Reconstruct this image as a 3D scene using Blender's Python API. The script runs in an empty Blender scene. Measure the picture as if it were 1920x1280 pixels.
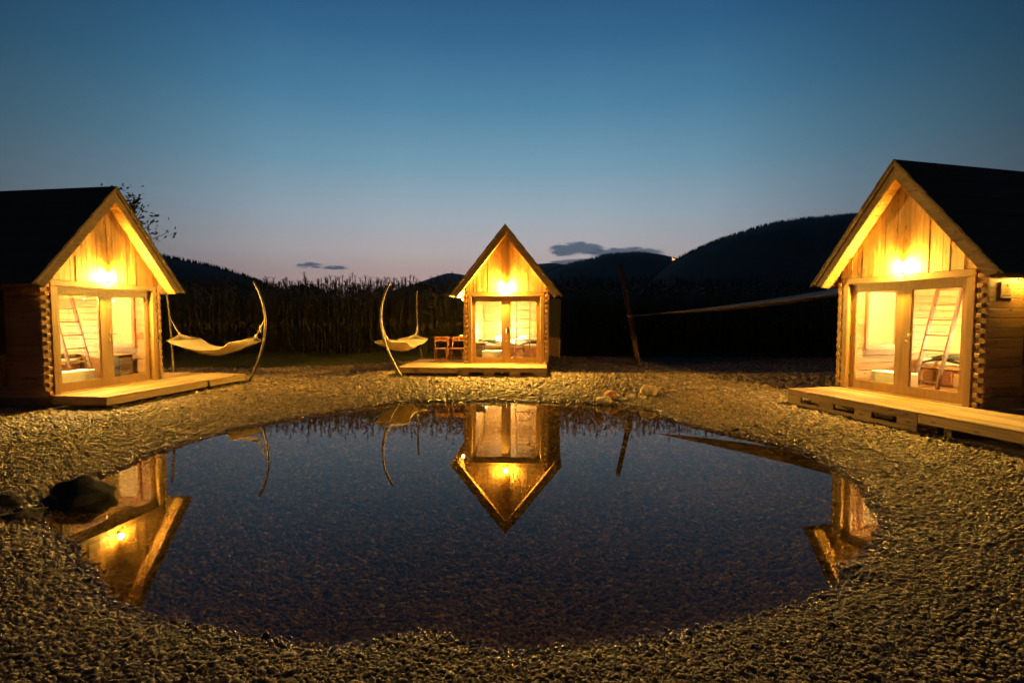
import bpy, bmesh, math, random
import numpy as np
from mathutils import Vector, Matrix, Quaternion
R_ = math.radians
random.seed(7); rng = np.random.default_rng(7)
sc = bpy.context.scene
COL = sc.collection

# ------------------------------------------------------------------ camera
EYE = 1.907                                   # metres above the pond surface (z = 0)
cam_d = bpy.data.cameras.new('camera'); cam = bpy.data.objects.new('camera', cam_d); COL.objects.link(cam)
cam.location = (0, 0, EYE); cam.rotation_euler = (math.pi/2-0.0523, 0, 0)
cam_d.sensor_width = 36; cam_d.lens = 17.47; cam_d.clip_start = 0.05; cam_d.clip_end = 60000
sc.camera = cam

# ------------------------------------------------------------------ render + exposure
sc.render.engine = 'CYCLES'
cy = sc.cycles
cy.use_denoising = True; cy.use_adaptive_sampling = False; cy.denoising_input_passes = 'RGB_ALBEDO'
cy.max_bounces = 6; cy.diffuse_bounces = 2; cy.glossy_bounces = 3; cy.transmission_bounces = 3
cy.transparent_max_bounces = 16; cy.caustics_reflective = False; cy.caustics_refractive = False
cy.sample_clamp_indirect = 60.0
sc.view_settings.view_transform = 'Standard'; sc.view_settings.look = 'None'
sc.view_settings.exposure = 0.0; sc.view_settings.gamma = 1.0

# ------------------------------------------------------------------ node helpers
def N(nt, t, **kw):
    n = nt.nodes.new(t)
    for k, v in kw.items():
        if k.startswith('_'): setattr(n, k[1:], v)
        else: n.inputs[k.replace('9', ' ')].default_value = v
    return n
def L(nt, a, b): nt.links.new(a, b)
def math_n(nt, op, a, b=None, c=None, clamp=False):
    n = nt.nodes.new('ShaderNodeMath'); n.operation = op; n.use_clamp = clamp
    for i, v in enumerate((a, b, c)):
        if v is None: continue
        if hasattr(v, 'is_linked') or hasattr(v, 'links'): nt.links.new(v, n.inputs[i])
        else: n.inputs[i].default_value = v
    return n.outputs[0]
def ramp(nt, fac, stops, interp='LINEAR'):
    n = nt.nodes.new('ShaderNodeValToRGB'); n.color_ramp.interpolation = interp
    e = n.color_ramp.elements
    while len(e) < len(stops): e.new(0.5)
    for el, (p, c) in zip(e, stops):
        el.position = p; el.color = (*c, 1) if len(c) == 3 else c
    if fac is not None: nt.links.new(fac, n.inputs[0])
    return n.outputs[0]
def mixc(nt, fac, a, b, mode='MIX'):
    n = nt.nodes.new('ShaderNodeMix'); n.data_type = 'RGBA'; n.blend_type = mode
    for sock, v in ((n.inputs[0], fac), (n.inputs[6], a), (n.inputs[7], b)):
        if hasattr(v, 'links'): nt.links.new(v, sock)
        elif isinstance(v, (int, float)): sock.default_value = v
        else: sock.default_value = (*v, 1)
    return n.outputs[2]
def srgb(*c):
    return tuple((v/255/12.92 if v/255 <= .04045 else ((v/255+.055)/1.055)**2.4) for v in c)

# ------------------------------------------------------------------ dusk sky (after sunset: no sun lamp)
SUN_AZ = R_(-2)                               # afterglow sits a little left of the view axis
wd = bpy.data.worlds.new('World'); sc.world = wd; wd.use_nodes = True
wt = wd.node_tree; wt.nodes.clear()
wo = wt.nodes.new('ShaderNodeOutputWorld'); bg = wt.nodes.new('ShaderNodeBackground')
L(wt, bg.outputs[0], wo.inputs[0])
tc = wt.nodes.new('ShaderNodeTexCoord')
nrm = wt.nodes.new('ShaderNodeVectorMath'); nrm.operation = 'NORMALIZE'; L(wt, tc.outputs['Generated'], nrm.inputs[0])
sp = wt.nodes.new('ShaderNodeSeparateXYZ'); L(wt, nrm.outputs[0], sp.inputs[0])
el = math_n(wt, 'ARCSINE', sp.outputs[2])
el_n = math_n(wt, 'DIVIDE', math_n(wt, 'MAXIMUM', el, 0.0), math.pi/2, clamp=True)
def elp(deg): return deg/90
grad = ramp(wt, el_n, [
    (elp(0), srgb(212,166,158)), (elp(4), srgb(210,177,170)), (elp(7), srgb(200,189,188)),
    (elp(11), srgb(170,184,194)), (elp(16), srgb(126,166,186)), (elp(22), srgb(86,138,170)),
    (elp(28), srgb(58,108,147)), (elp(34), srgb(40,82,121)), (elp(48), srgb(20,44,68)), (1.0, srgb(8,17,30))])
az = math_n(wt, 'ARCTAN2', sp.outputs[0], sp.outputs[1])
daz = math_n(wt, 'ABSOLUTE', math_n(wt, 'SUBTRACT', az, SUN_AZ))
azf = ramp(wt, math_n(wt, 'DIVIDE', daz, math.pi), [(0, (1,1,1)), (.06, (.97,.98,.99)), (.13, (.78,.84,.88)), (.2, (.41,.49,.54)), (.27, (.17,.215,.25)), (.5, (.07,.10,.12)), (1, (.06,.09,.12))])
skyc = mixc(wt, 1.0, grad, azf, 'MULTIPLY')
# thin dark clouds low over the hills
cv = N(wt, 'ShaderNodeCombineXYZ')
L(wt, math_n(wt, 'MULTIPLY', az, 180/math.pi), cv.inputs[0]); L(wt, math_n(wt, 'MULTIPLY', el, 180/math.pi), cv.inputs[1])
def cloud(azc, elc, ra, re, nz, lo, hi, fine=1.0):
    sepn = wt.nodes.new('ShaderNodeSeparateXYZ'); L(wt, cv.outputs[0], sepn.inputs[0])
    dx = math_n(wt, 'DIVIDE', math_n(wt, 'SUBTRACT', sepn.outputs[0], azc), ra)
    dy = math_n(wt, 'DIVIDE', math_n(wt, 'SUBTRACT', sepn.outputs[1], elc), re)
    mp = N(wt, 'ShaderNodeMapping'); mp.inputs['Scale'].default_value = (.32*fine, 1.5*fine, 1); L(wt, cv.outputs[0], mp.inputs[0])
    no = N(wt, 'ShaderNodeTexNoise', Scale=1.0, Detail=7.0, Roughness=.66); L(wt, mp.outputs[0], no.inputs['Vector'])
    d = math_n(wt, 'SUBTRACT', 1.0, math_n(wt, 'ADD', math_n(wt, 'MULTIPLY', dx, dx), math_n(wt, 'MULTIPLY', dy, dy)))
    d = math_n(wt, 'ADD', d, math_n(wt, 'MULTIPLY', math_n(wt, 'SUBTRACT', no.outputs[0], .5), nz))
    return ramp(wt, d, [(lo, (0,0,0)), (hi, (1,1,1))], 'EASE')
for a in ((7.2, 7.45, 3.9, .95, 2.2, .2, .7, 1.4), (12.7, 6.95, 5.4, .72, 2.0, .2, .7, 1.4), (7.5, 6.0, 4.0, .55, 1.8, .25, .7),
          (-22.0, 5.3, 1.7, .42, 3.4, .25, .9, 2.6), (-19.6, 5.15, 2.0, .30, 3.0, .25, .9, 2.6)):
    skyc = mixc(wt, math_n(wt, 'MULTIPLY', cloud(*a), .86), skyc, srgb(66,88,112))
L(wt, skyc, bg.inputs[0]); bg.inputs[1].default_value = 1.0

WARM = (1.0, .575, .08)                       # tungsten lamps

# ------------------------------------------------------------------ materials
MATS = {}
def mat(name):
    m = bpy.data.materials.new(name); m.use_nodes = True; MATS[name] = m
    nt = m.node_tree; b = nt.nodes['Principled BSDF']; return m, nt, b
def coords(nt, kind='Object', scale=(1,1,1), rnd=True):
    t = nt.nodes.new('ShaderNodeTexCoord'); v = t.outputs[kind]
    if rnd:
        oi = nt.nodes.new('ShaderNodeObjectInfo'); k = math_n(nt, 'MULTIPLY', oi.outputs['Random'], 37.0)
        a = nt.nodes.new('ShaderNodeVectorMath'); a.operation = 'ADD'; L(nt, v, a.inputs[0]); L(nt, k, a.inputs[1]); v = a.outputs[0]
    mp = N(nt, 'ShaderNodeMapping'); mp.inputs['Scale'].default_value = scale; L(nt, v, mp.inputs[0]); return mp.outputs[0]
def wood(name, axis, light, dark, rough=.55, vary=.35, knots=True, grain=26):
    m, nt, b = mat(name)
    s = [grain]*3; s['xyz'.index(axis)] = grain*.045
    v = coords(nt, scale=tuple(s))
    n1 = N(nt, 'ShaderNodeTexNoise', Scale=1.0, Detail=5.0, Roughness=.6, Distortion=.6); L(nt, v, n1.inputs['Vector'])
    c = ramp(nt, n1.outputs[0], [(.28, dark), (.62, light)])
    if knots:
        ks = [9]*3; ks['xyz'.index(axis)] = 3.2
        v2 = coords(nt, scale=tuple(ks))
        vo = N(nt, 'ShaderNodeTexVoronoi', Scale=1.0); L(nt, v2, vo.inputs['Vector'])
        kf = ramp(nt, vo.outputs['Distance'], [(.09, (1,1,1)), (.20, (0,0,0))])
        c = mixc(nt, math_n(nt, 'MULTIPLY', kf, .7), c, tuple(x*.32 for x in dark))
    oi = nt.nodes.new('ShaderNodeObjectInfo')
    tint = ramp(nt, oi.outputs['Random'], [(0, (1-vary, 1-vary*1.1, 1-vary*1.25)), (.5, (1-vary*.35,)*3), (1, (1,1,.98))])
    c = mixc(nt, 1.0, c, tint, 'MULTIPLY')
    n2 = N(nt, 'ShaderNodeTexNoise', Scale=1.7, Detail=3.0); L(nt, coords(nt), n2.inputs['Vector'])
    c = mixc(nt, 1.0, c, ramp(nt, n2.outputs[0], [(.3, (.78,.76,.72)), (.7, (1,1,1))]), 'MULTIPLY')
    L(nt, c, b.inputs['Base Color']); b.inputs['Roughness'].default_value = rough
    bp = N(nt, 'ShaderNodeBump', Strength=.25, Distance=.004); L(nt, n1.outputs[0], bp.inputs['Height']); L(nt, bp.outputs[0], b.inputs['Normal'])
    return m
for ax in 'xyz':
    wood('pine_'+ax, ax, (.47,.275,.105), (.33,.175,.06))
    wood('deck_'+ax, ax, (.44,.29,.13), (.27,.17,.075), rough=.6, vary=.45)
    wood('pallet_'+ax, ax, (.34,.22,.12), (.18,.11,.06), rough=.75)
    wood('door_'+ax, ax, (.38,.215,.08), (.29,.155,.055), rough=.4, vary=.12, knots=False)
    wood('barge_'+ax, ax, (.26,.16,.09), (.15,.09,.05), rough=.7)
    wood('ladder_'+ax, ax, (.17,.075,.026), (.11,.045,.015), rough=.5, vary=.1, knots=False)
    wood('teak_'+ax, ax, (.42,.17,.06), (.28,.10,.035), rough=.45, vary=.2, knots=False)
    wood('weathered_'+ax, ax, (.30,.17,.095), (.16,.09,.05), rough=.85)
def plain(name, col, rough=.6, metal=0, noise=.25, scale=8, bump=0, spec=None):
    m, nt, b = mat(name)
    n = N(nt, 'ShaderNodeTexNoise', Scale=scale, Detail=5.0, Roughness=.6); L(nt, coords(nt), n.inputs['Vector'])
    lo = tuple(max(0, c*(1-noise)) for c in col); hi = tuple(min(1, c*(1+noise)) for c in col)
    L(nt, ramp(nt, n.outputs[0], [(.3, lo), (.7, hi)]), b.inputs['Base Color'])
    b.inputs['Roughness'].default_value = rough; b.inputs['Metallic'].default_value = metal
    if bump:
        bp = N(nt, 'ShaderNodeBump', Strength=bump, Distance=.02); L(nt, n.outputs[0], bp.inputs['Height']); L(nt, bp.outputs[0], b.inputs['Normal'])
    return m
plain('roofing', (.095,.068,.045), .9, scale=40, bump=.5)
plain('steel', (.13,.108,.075), .42, .85, .08)
plain('brass', (.75,.68,.55), .25, 1, .05)
plain('black', (.012,.011,.010), .45)
plain('dark_canvas', (.018,.016,.013), .7, scale=30)
plain('cotton', (.62,.52,.36), .9, noise=.12, scale=25)
plain('rope', (.60,.50,.36), .9, noise=.2, scale=60)
plain('linen', (.78,.72,.60), .9, noise=.06)
plain('blind', (.42,.29,.14), .9, noise=.08)
plain('blanket', (.05,.055,.028), .95, noise=.5, scale=20)
plain('white_paint', (.82,.80,.76), .5, noise=.04)
plain('sail', (.48,.45,.44), .85, noise=.1)
plain('boulder', (.035,.028,.020), .8, noise=.5, scale=5, bump=.6)
plain('stone', (.42,.36,.25), .7, noise=.3, scale=9, bump=.4)
plain('brown_stone', (.34,.25,.15), .75, noise=.35, scale=11, bump=.4)
plain('red_stone', (.42,.20,.09), .8, noise=.4, scale=12, bump=.4)
plain('bark', (.06,.05,.04), .9, noise=.4, scale=20, bump=.5)
plain('leaf', (.05,.065,.03), .7, noise=.4)
plain('concrete', (.25,.23,.20), .9)
plain('plate', (.50,.36,.17), .5, noise=.1)
plain('ink', (.03,.025,.02), .7)
plain('china', (.8,.78,.72), .3, noise=.03)
plain('plaster', (.75,.72,.66), .8, noise=.05)
plain('tile_red', (.25,.09,.05), .8)
def emit(name, col, s):
    m, nt, b = mat(name); b.inputs['Base Color'].default_value = (0.8,0.8,0.8,1)
    b.inputs['Emission Color'].default_value = (*col, 1); b.inputs['Emission Strength'].default_value = s; m.cycles.emission_sampling = 'NONE'
emit('bulb', WARM, 60); emit('room_bulb', (1.0,.74,.38), 30)
emit('church_wall_glow', (1.0,.5,.16), 1.6)  # wall material: floodlighting put in as the walls' own emission
def clear_mix(name, ior, tint, rough=0.0, bump=None):
    m, nt, b = mat(name); nt.nodes.remove(b); out = nt.nodes['Material Output']
    tr = nt.nodes.new('ShaderNodeBsdfTransparent'); tr.inputs[0].default_value = (*tint, 1)
    gl = nt.nodes.new('ShaderNodeBsdfGlossy'); gl.inputs['Roughness'].default_value = rough
    ge = nt.nodes.new('ShaderNodeNewGeometry'); dt = nt.nodes.new('ShaderNodeVectorMath'); dt.operation = 'DOT_PRODUCT'
    L(nt, ge.outputs['Incoming'], dt.inputs[0]); L(nt, ge.outputs['Normal'], dt.inputs[1])
    f0 = ((ior-1)/(ior+1))**2; k = math_n(nt, 'POWER', math_n(nt, 'SUBTRACT', 1.0, math_n(nt, 'ABSOLUTE', dt.outputs['Value']), clamp=True), 5.0)
    fr = math_n(nt, 'ADD', math_n(nt, 'MULTIPLY', k, 1-f0), f0, clamp=True)   # Schlick: the same from both sides of a thin sheet
    mx = nt.nodes.new('ShaderNodeMixShader'); L(nt, fr, mx.inputs[0]); L(nt, tr.outputs[0], mx.inputs[1]); L(nt, gl.outputs[0], mx.inputs[2])
    L(nt, mx.outputs[0], out.inputs[0])
    if bump:
        n = N(nt, 'ShaderNodeTexNoise', Scale=bump[0], Detail=2.0); L(nt, coords(nt, rnd=False), n.inputs['Vector'])
        bp = N(nt, 'ShaderNodeBump', Strength=bump[1], Distance=bump[2]); L(nt, n.outputs[0], bp.inputs['Height'])
        L(nt, bp.outputs[0], gl.inputs['Normal'])
clear_mix('glass', 1.45, (.95,.96,.93))
clear_mix('water', 1.33, (.90,.84,.70))

m, nt, b = mat('frosted'); nt.nodes.remove(b)
tr = nt.nodes.new('ShaderNodeBsdfTransparent'); tr.inputs[0].default_value = (.62,.55,.42,1); df = nt.nodes.new('ShaderNodeBsdfTranslucent'); df.inputs[0].default_value = (.6,.5,.35,1)
mx = nt.nodes.new('ShaderNodeMixShader'); mx.inputs[0].default_value = .45; L(nt, tr.outputs[0], mx.inputs[1]); L(nt, df.outputs[0], mx.inputs[2]); L(nt, mx.outputs[0], nt.nodes['Material Output'].inputs[0])
# pebbles: warm grey, brown and pale stones, one tone per stone
m, nt, b = mat('pebble')
oi = nt.nodes.new('ShaderNodeObjectInfo')
c = ramp(nt, oi.outputs['Random'], [(0, (.05,.033,.017)), (.2, (.11,.075,.036)), (.45, (.20,.142,.068)), (.7, (.20,.104,.045)), (.88, (.30,.23,.12)), (1, (.46,.38,.23))])
n = N(nt, 'ShaderNodeTexNoise', Scale=3.0, Detail=3.0); L(nt, coords(nt), n.inputs['Vector'])
c = mixc(nt, 1.0, c, ramp(nt, n.outputs[0], [(.3, (.7,.68,.64)), (.7, (1,1,1))]), 'MULTIPLY')
ge = nt.nodes.new('ShaderNodeNewGeometry'); sz = nt.nodes.new('ShaderNodeSeparateXYZ'); L(nt, ge.outputs['Position'], sz.inputs[0])
wn_ = N(nt, 'ShaderNodeTexNoise', Scale=.55, Detail=4.0, Roughness=.6); L(nt, ge.outputs['Position'], wn_.inputs['Vector'])   # finer, dustier and redder patches of gravel
c = mixc(nt, 1.0, c, ramp(nt, wn_.outputs[0], [(.3, (.62,.58,.52)), (.5, (.95,.93,.9)), (.7, (1.12,1.05,.95))]), 'MULTIPLY')
sub = math_n(nt, 'LESS_THAN', sz.outputs[2], 0.0)
wet = ramp(nt, math_n(nt, 'ADD', math_n(nt, 'MULTIPLY', sz.outputs[2], 6.0), .5), [(.60, (1,1,1)), (.92, (0,0,0))])   # splashed stones at the waterline
c = mixc(nt, 1.0, c, mixc(nt, wet, (1,1,1), mixc(nt, sub, (.55,.52,.48), (.95,.92,.86))), 'MULTIPLY')
L(nt, c, b.inputs['Base Color']); # below the surface the film of air and its gloss are gone
L(nt, math_n(nt, 'MAXIMUM', ramp(nt, wet, [(0, (.52,.52,.52)), (1, (.12,.12,.12))]), math_n(nt, 'MULTIPLY', sub, .9)), b.inputs['Roughness'])
L(nt, math_n(nt, 'SUBTRACT', .5, math_n(nt, 'MULTIPLY', sub, .45)), b.inputs['Specular IOR Level'])
# ground below the pebbles, soil and turf farther out
m, nt, b = mat('ground')
n = N(nt, 'ShaderNodeTexNoise', Scale=34.0, Detail=6.0, Roughness=.7); L(nt, coords(nt, rnd=False), n.inputs['Vector'])
v = N(nt, 'ShaderNodeTexVoronoi', Scale=24.0); L(nt, coords(nt, rnd=False), v.inputs['Vector'])
c = mixc(nt, .5, ramp(nt, n.outputs[0], [(.3, (.06,.045,.03)), (.7, (.22,.165,.11))]), ramp(nt, v.outputs['Color'], [(0, (.07,.05,.035)), (1, (.30,.23,.15))]))
at = N(nt, 'ShaderNodeAttribute', _attribute_name='turf'); 
n3 = N(nt, 'ShaderNodeTexNoise', Scale=3.0, Detail=6.0); L(nt, coords(nt, rnd=False), n3.inputs['Vector'])
c = mixc(nt, at.outputs['Fac'], c, ramp(nt, n3.outputs[0], [(.3, (.028,.03,.013)), (.7, (.06,.052,.026))]))
L(nt, c, b.inputs['Base Color']); b.inputs['Roughness'].default_value = .95
bp = N(nt, 'ShaderNodeBump', Strength=.8, Distance=.02); L(nt, v.outputs['Distance'], bp.inputs['Height']); L(nt, bp.outputs[0], b.inputs['Normal'])
# foliage of maize / grass / woods, tone by the vertex colour of each plant
def foliage(name, a_, b_, rough=.65, scale=2.0):
    m, nt, b = mat(name)
    g = nt.nodes.new('ShaderNodeTexCoord')
    n = N(nt, 'ShaderNodeTexNoise', Scale=scale, Detail=3.0); L(nt, coords(nt), n.inputs['Vector'])
    L(nt, ramp(nt, n.outputs[0], [(.3, a_), (.7, b_)]), b.inputs['Base Color']); b.inputs['Roughness'].default_value = rough
foliage('maize_leaf', (.085,.08,.028), (.17,.14,.05), .6, 6)
foliage('maize_husk', (.26,.19,.09), (.38,.27,.12), .7, 9)
foliage('tassel', (.05,.038,.02), (.09,.065,.035), .8, 9)
foliage('grass', (.04,.05,.018), (.085,.085,.03), .7, 3)
foliage('woods', (.036,.031,.020), (.060,.052,.034), .9, .02)
foliage('hill', (.048,.040,.026), (.070,.058,.038), .95, .004)

# ------------------------------------------------------------------ geometry helpers
class MB:
    def __init__(s): s.v = []; s.f = []; s.m = []; s.sm = []
    def add(s, vs, fs, mi=0, smooth=False):
        o = len(s.v); s.v += [tuple(map(float, p)) for p in vs]
        s.f += [tuple(i+o for i in f) for f in fs]; s.m += [mi]*len(fs); s.sm += [smooth]*len(fs); return s
    def box(s, x0, x1, y0, y1, z0, z1, mi=0, ch=0.0):
        if ch <= 0:
            return s.add([(x0,y0,z0),(x1,y0,z0),(x1,y1,z0),(x0,y1,z0),(x0,y0,z1),(x1,y0,z1),(x1,y1,z1),(x0,y1,z1)],
                         [(0,3,2,1),(4,5,6,7),(0,1,5,4),(1,2,6,5),(2,3,7,6),(3,0,4,7)], mi)
        bm = bmesh.new(); bmesh.ops.create_cube(bm, size=1)
        for q in bm.verts: q.co = Vector(((x0+x1)/2+q.co.x*(x1-x0), (y0+y1)/2+q.co.y*(y1-y0), (z0+z1)/2+q.co.z*(z1-z0)))
        bmesh.ops.bevel(bm, geom=bm.edges[:], offset=ch, segments=1, affect='EDGES')
        bm.verts.index_update()
        s.add([q.co[:] for q in bm.verts], [[q.index for q in f.verts] for f in bm.faces], mi); bm.free(); return s
    def prism(s, poly, axis, a, b, mi=0):
        """poly: 2-D points, extruded from a to b along axis ('y': points are x,z; 'x': y,z; 'z': x,y)"""
        n = len(poly)
        P = {'y': lambda p, t: (p[0], t, p[1]), 'x': lambda p, t: (t, p[0], p[1]), 'z': lambda p, t: (p[0], p[1], t)}[axis]
        vs = [P(p, a) for p in poly]+[P(p, b) for p in poly]
        fs = [tuple(range(n))[::-1], tuple(range(n, 2*n))]+[(i, (i+1) % n, n+(i+1) % n, n+i) for i in range(n)]
        return s.add(vs, fs, mi)
    def tube(s, pts, r, n=8, mi=0, cap=True):
        pts = [Vector(p) for p in pts]; rr = r if hasattr(r, '__len__') else [r]*len(pts)
        vs = []; ref = None
        for i, p in enumerate(pts):
            t = (pts[min(i+1, len(pts)-1)]-pts[max(i-1, 0)]).normalized()
            if ref is None: ref = t.orthogonal().normalized()
            ref = (ref-t*ref.dot(t)).normalized(); bt = t.cross(ref)
            for k in range(n):
                a = 2*math.pi*k/n; vs.append(p+(ref*math.cos(a)+bt*math.sin(a))*rr[i])
        fs = [(i*n+k, i*n+(k+1) % n, (i+1)*n+(k+1) % n, (i+1)*n+k) for i in range(len(pts)-1) for k in range(n)]
        s.add(vs, fs, mi, True)
        if cap: o = len(s.v)-len(vs); s.f += [tuple(o+k for k in range(n))[::-1], tuple(o+(len(pts)-1)*n+k for k in range(n))]; s.m += [mi]*2; s.sm += [False]*2
        return s
    def ball(s, c, r, sub=2, mi=0, jitter=0, seed=0, flat=1.0):
        bm = bmesh.new(); bmesh.ops.create_icosphere(bm, subdivisions=sub, radius=1)
        rad = r if hasattr(r, '__len__') else (r, r, r); rd = random.Random(seed)
        ph = [(Vector((rd.uniform(-1,1), rd.uniform(-1,1), rd.uniform(-1,1))).normalized(), rd.uniform(.3, 1.)) for _ in range(7)]
        for q in bm.verts:
            d = q.co.normalized(); k = 1+jitter*sum(w*math.sin(3.1*d.dot(p)*(1+w)+5*w) for p, w in ph)/3
            q.co = Vector((c[0]+d.x*rad[0]*k, c[1]+d.y*rad[1]*k, c[2]+d.z*rad[2]*k))
        bm.verts.index_update(); s.add([q.co[:] for q in bm.verts], [[q.index for q in f.verts] for f in bm.faces], mi, True); bm.free(); return s
    def mesh(s, name, mats):
        me = bpy.data.meshes.new(name); me.from_pydata(s.v, [], s.f)
        for mm in ([mats] if isinstance(mats, str) else mats): me.materials.append(MATS[mm])
        me.polygons.foreach_set('material_index', s.m); me.polygons.foreach_set('use_smooth', s.sm); me.update()
        return me
    def build(s, name, mats, parent=None, loc=None): return obj(name, s.mesh(name, mats), parent, loc)
def obj(name, me, parent=None, loc=None, rot=None):
    o = bpy.data.objects.new(name, me); COL.objects.link(o)
    if parent is not None: o.parent = parent
    if loc is not None: o.location = loc
    if rot is not None: o.rotation_euler = rot
    return o
def tag(o, label=None, cat=None, group=None, kind=None):
    if label: o['label'] = label
    if cat: o['category'] = cat
    if group: o['group'] = group
    if kind: o['kind'] = kind
    return o
def thing(name, label, cat, loc=(0,0,0), rz=0, group=None):
    o = obj(name, None, None, loc, (0,0,rz)); return tag(o, label, cat, group)
def np_mesh(name, V, F, mats, smooth=False, mi=None):
    me = bpy.data.meshes.new(name); V = np.asarray(V, np.float32); F = np.asarray(F, np.int32)
    k = F.shape[1]
    me.vertices.add(len(V)); me.vertices.foreach_set('co', V.ravel())
    me.loops.add(F.size); me.loops.foreach_set('vertex_index', F.ravel())
    me.polygons.add(len(F)); me.polygons.foreach_set('loop_start', np.arange(0, F.size, k, dtype=np.int32))
    for mm in ([mats] if isinstance(mats, str) else mats): me.materials.append(MATS[mm])
    if mi is not None: me.polygons.foreach_set('material_index', np.asarray(mi, np.int32))
    me.polygons.foreach_set('use_smooth', np.full(len(F), smooth)); me.update(calc_edges=True); return me

# ------------------------------------------------------------------ terrain
SHORE = np.array([(-2.12,10.91),(-2.59,10.65),(-3.0,10.27),(-3.4,9.81),(-3.96,9.14),(-4.31,8.64),(-4.64,8.23),(-4.78,7.86),(-4.86,7.46),(-4.87,7.0),
 (-4.96,6.78),(-4.86,6.34),(-4.85,6.05),(-4.86,5.75),(-4.8,5.3),(-4.62,4.85),(-4.3,4.45),(-3.95,4.2),(-3.63,4.04),(-3.43,3.83),(-3.22,3.68),(-2.99,3.47),(-2.76,3.27),
 (-2.51,3.13),(-2.2,3.01),(-1.81,2.92),(-1.52,2.85),(-1.3,2.8),(-1.04,2.75),(-.87,2.8),(-.7,2.87),(-.55,2.91),(-.38,2.87),(-.28,2.8),(-.12,2.73),(.06,2.72),
 (.25,2.77),(.43,2.79),(.62,2.8),(.86,2.88),(1.06,2.9),(1.25,2.97),(1.48,3.03),(1.73,3.13),(1.96,3.22),(2.23,3.37),(2.4,3.49),(2.48,3.66),(2.65,3.77),(2.79,3.87),
 (3.03,4.06),(3.3,4.37),(3.5,4.67),(3.69,5.08),(3.92,5.58),(3.94,5.82),(3.99,6.11),(4.05,6.53),(3.99,6.92),(3.84,7.21),(3.64,7.62),(3.37,7.97),(3.05,8.52),(2.84,9.05),
 (2.85,9.76),(2.62,10.09),(2.15,10.46),(1.61,10.65),(.94,10.85),(0,10.98),(-.95,10.98)])
def shore_dist(x, y):
    x = np.asarray(x, float); y = np.asarray(y, float); d2 = np.full(x.shape, 1e12); ins = np.zeros(x.shape, bool)
    A = SHORE; B = np.roll(SHORE, -1, 0)
    for (ax, ay), (bx, by) in zip(A, B):
        ex, ey = bx-ax, by-ay; t = np.clip(((x-ax)*ex+(y-ay)*ey)/(ex*ex+ey*ey), 0, 1)
        d2 = np.minimum(d2, (x-ax-t*ex)**2+(y-ay-t*ey)**2)
        c = (ay > y) != (by > y); ins ^= c & (x < (bx-ax)*(y-ay)/(by-ay+1e-12)+ax)
    d = np.sqrt(d2); return np.where(ins, -d, d)
PH = rng.uniform(0, 6.28, (10, 2)); FQ = rng.uniform(.7, 5.0, 10); DI = rng.uniform(0, 6.28, 10); FQ2 = rng.uniform(5, 13, 10)
def gz(x, y):
    x = np.asarray(x, float); y = np.asarray(y, float); d = shore_dist(x, y)
    wob = sum(np.sin(FQ[i]*(x*np.cos(DI[i])+y*np.sin(DI[i]))+PH[i,0])/FQ[i]**.5 for i in range(10))/10
    out = .215*(1-np.exp(-np.maximum(d, 0)/.75)); inn = -.30*(1-np.exp(np.minimum(d, 0)/.9))-.02*(d < 0)*np.minimum(-d*5, 1)
    wob = wob+.35*sum(np.sin(FQ2[i]*(x*np.cos(DI[i]+1)+y*np.sin(DI[i]+1))+PH[i,1]) for i in range(10))/10*(.5+.5*np.sin(x*1.3+y*.9))
    far = np.clip((np.hypot(x, y-8)-14)/8, 0, 1)
    return np.where(d > 0, out, inn)+wob*.035*np.clip(np.abs(d)/.5+.35, 0, 1)*(1-far)-.04*far
def lines(lo, hi, step, far):
    a = list(np.arange(lo, hi+1e-6, step)); s = step; p = lo
    pre = []
    while p > -far: s *= 1.35; p -= s; pre.append(p)
    post = []; s = step; p = hi
    while p < far: s *= 1.35; p += s; post.append(p)
    return np.array(pre[::-1]+a+post)
gx = lines(-12, 10, .09, 11000); gy = lines(-2, 22, .09, 11000)
X, Y = np.meshgrid(gx, gy); Z = gz(X, Y)
nx, ny = len(gx), len(gy); I = np.arange(nx*ny).reshape(ny, nx)
F = np.stack([I[:-1,:-1], I[:-1,1:], I[1:,1:], I[1:,:-1]], -1).reshape(-1, 4)
def gravel_edge(x):                            # far edge of the gravel on the left, where turf begins
    return np.interp(x, [-30,-11.4,-8.1,-6.3,-4.8,-3.7,-2.7,-1.5,2,30], [15.5,15.9,15.7,16.3,17.2,18.2,19.3,20.3,20.0,19.0])
TURF = np.clip((Y-gravel_edge(X))/.35+.5, 0, 1); TURF = np.maximum(TURF, np.clip((np.hypot(X, Y-8)-17)/1.5, 0, 1))
gm = np_mesh('ground', np.stack([X, Y, Z], -1).reshape(-1, 3), F, 'ground', True)
at = gm.attributes.new('turf', 'FLOAT', 'POINT'); at.data.foreach_set('value', TURF.ravel().astype(np.float32))
tag(obj('ground', gm), 'dark soil and gravel ground running out to the hills', kind='structure')

# pond surface: a sheet just past the shoreline, its rim buried in the bank
cen = SHORE.mean(0); rim = [tuple(p+(p-cen)/np.linalg.norm(p-cen)*.45) for p in SHORE]
w = MB().add([(x, y, 0) for x, y in rim], [tuple(range(len(rim)))[::-1]]).build('water', 'water')
if w.data.polygons[0].normal.z < 0: w.data.flip_normals()
tag(w, 'still dark pond reflecting the sky and the lit cabins', kind='structure')

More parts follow.
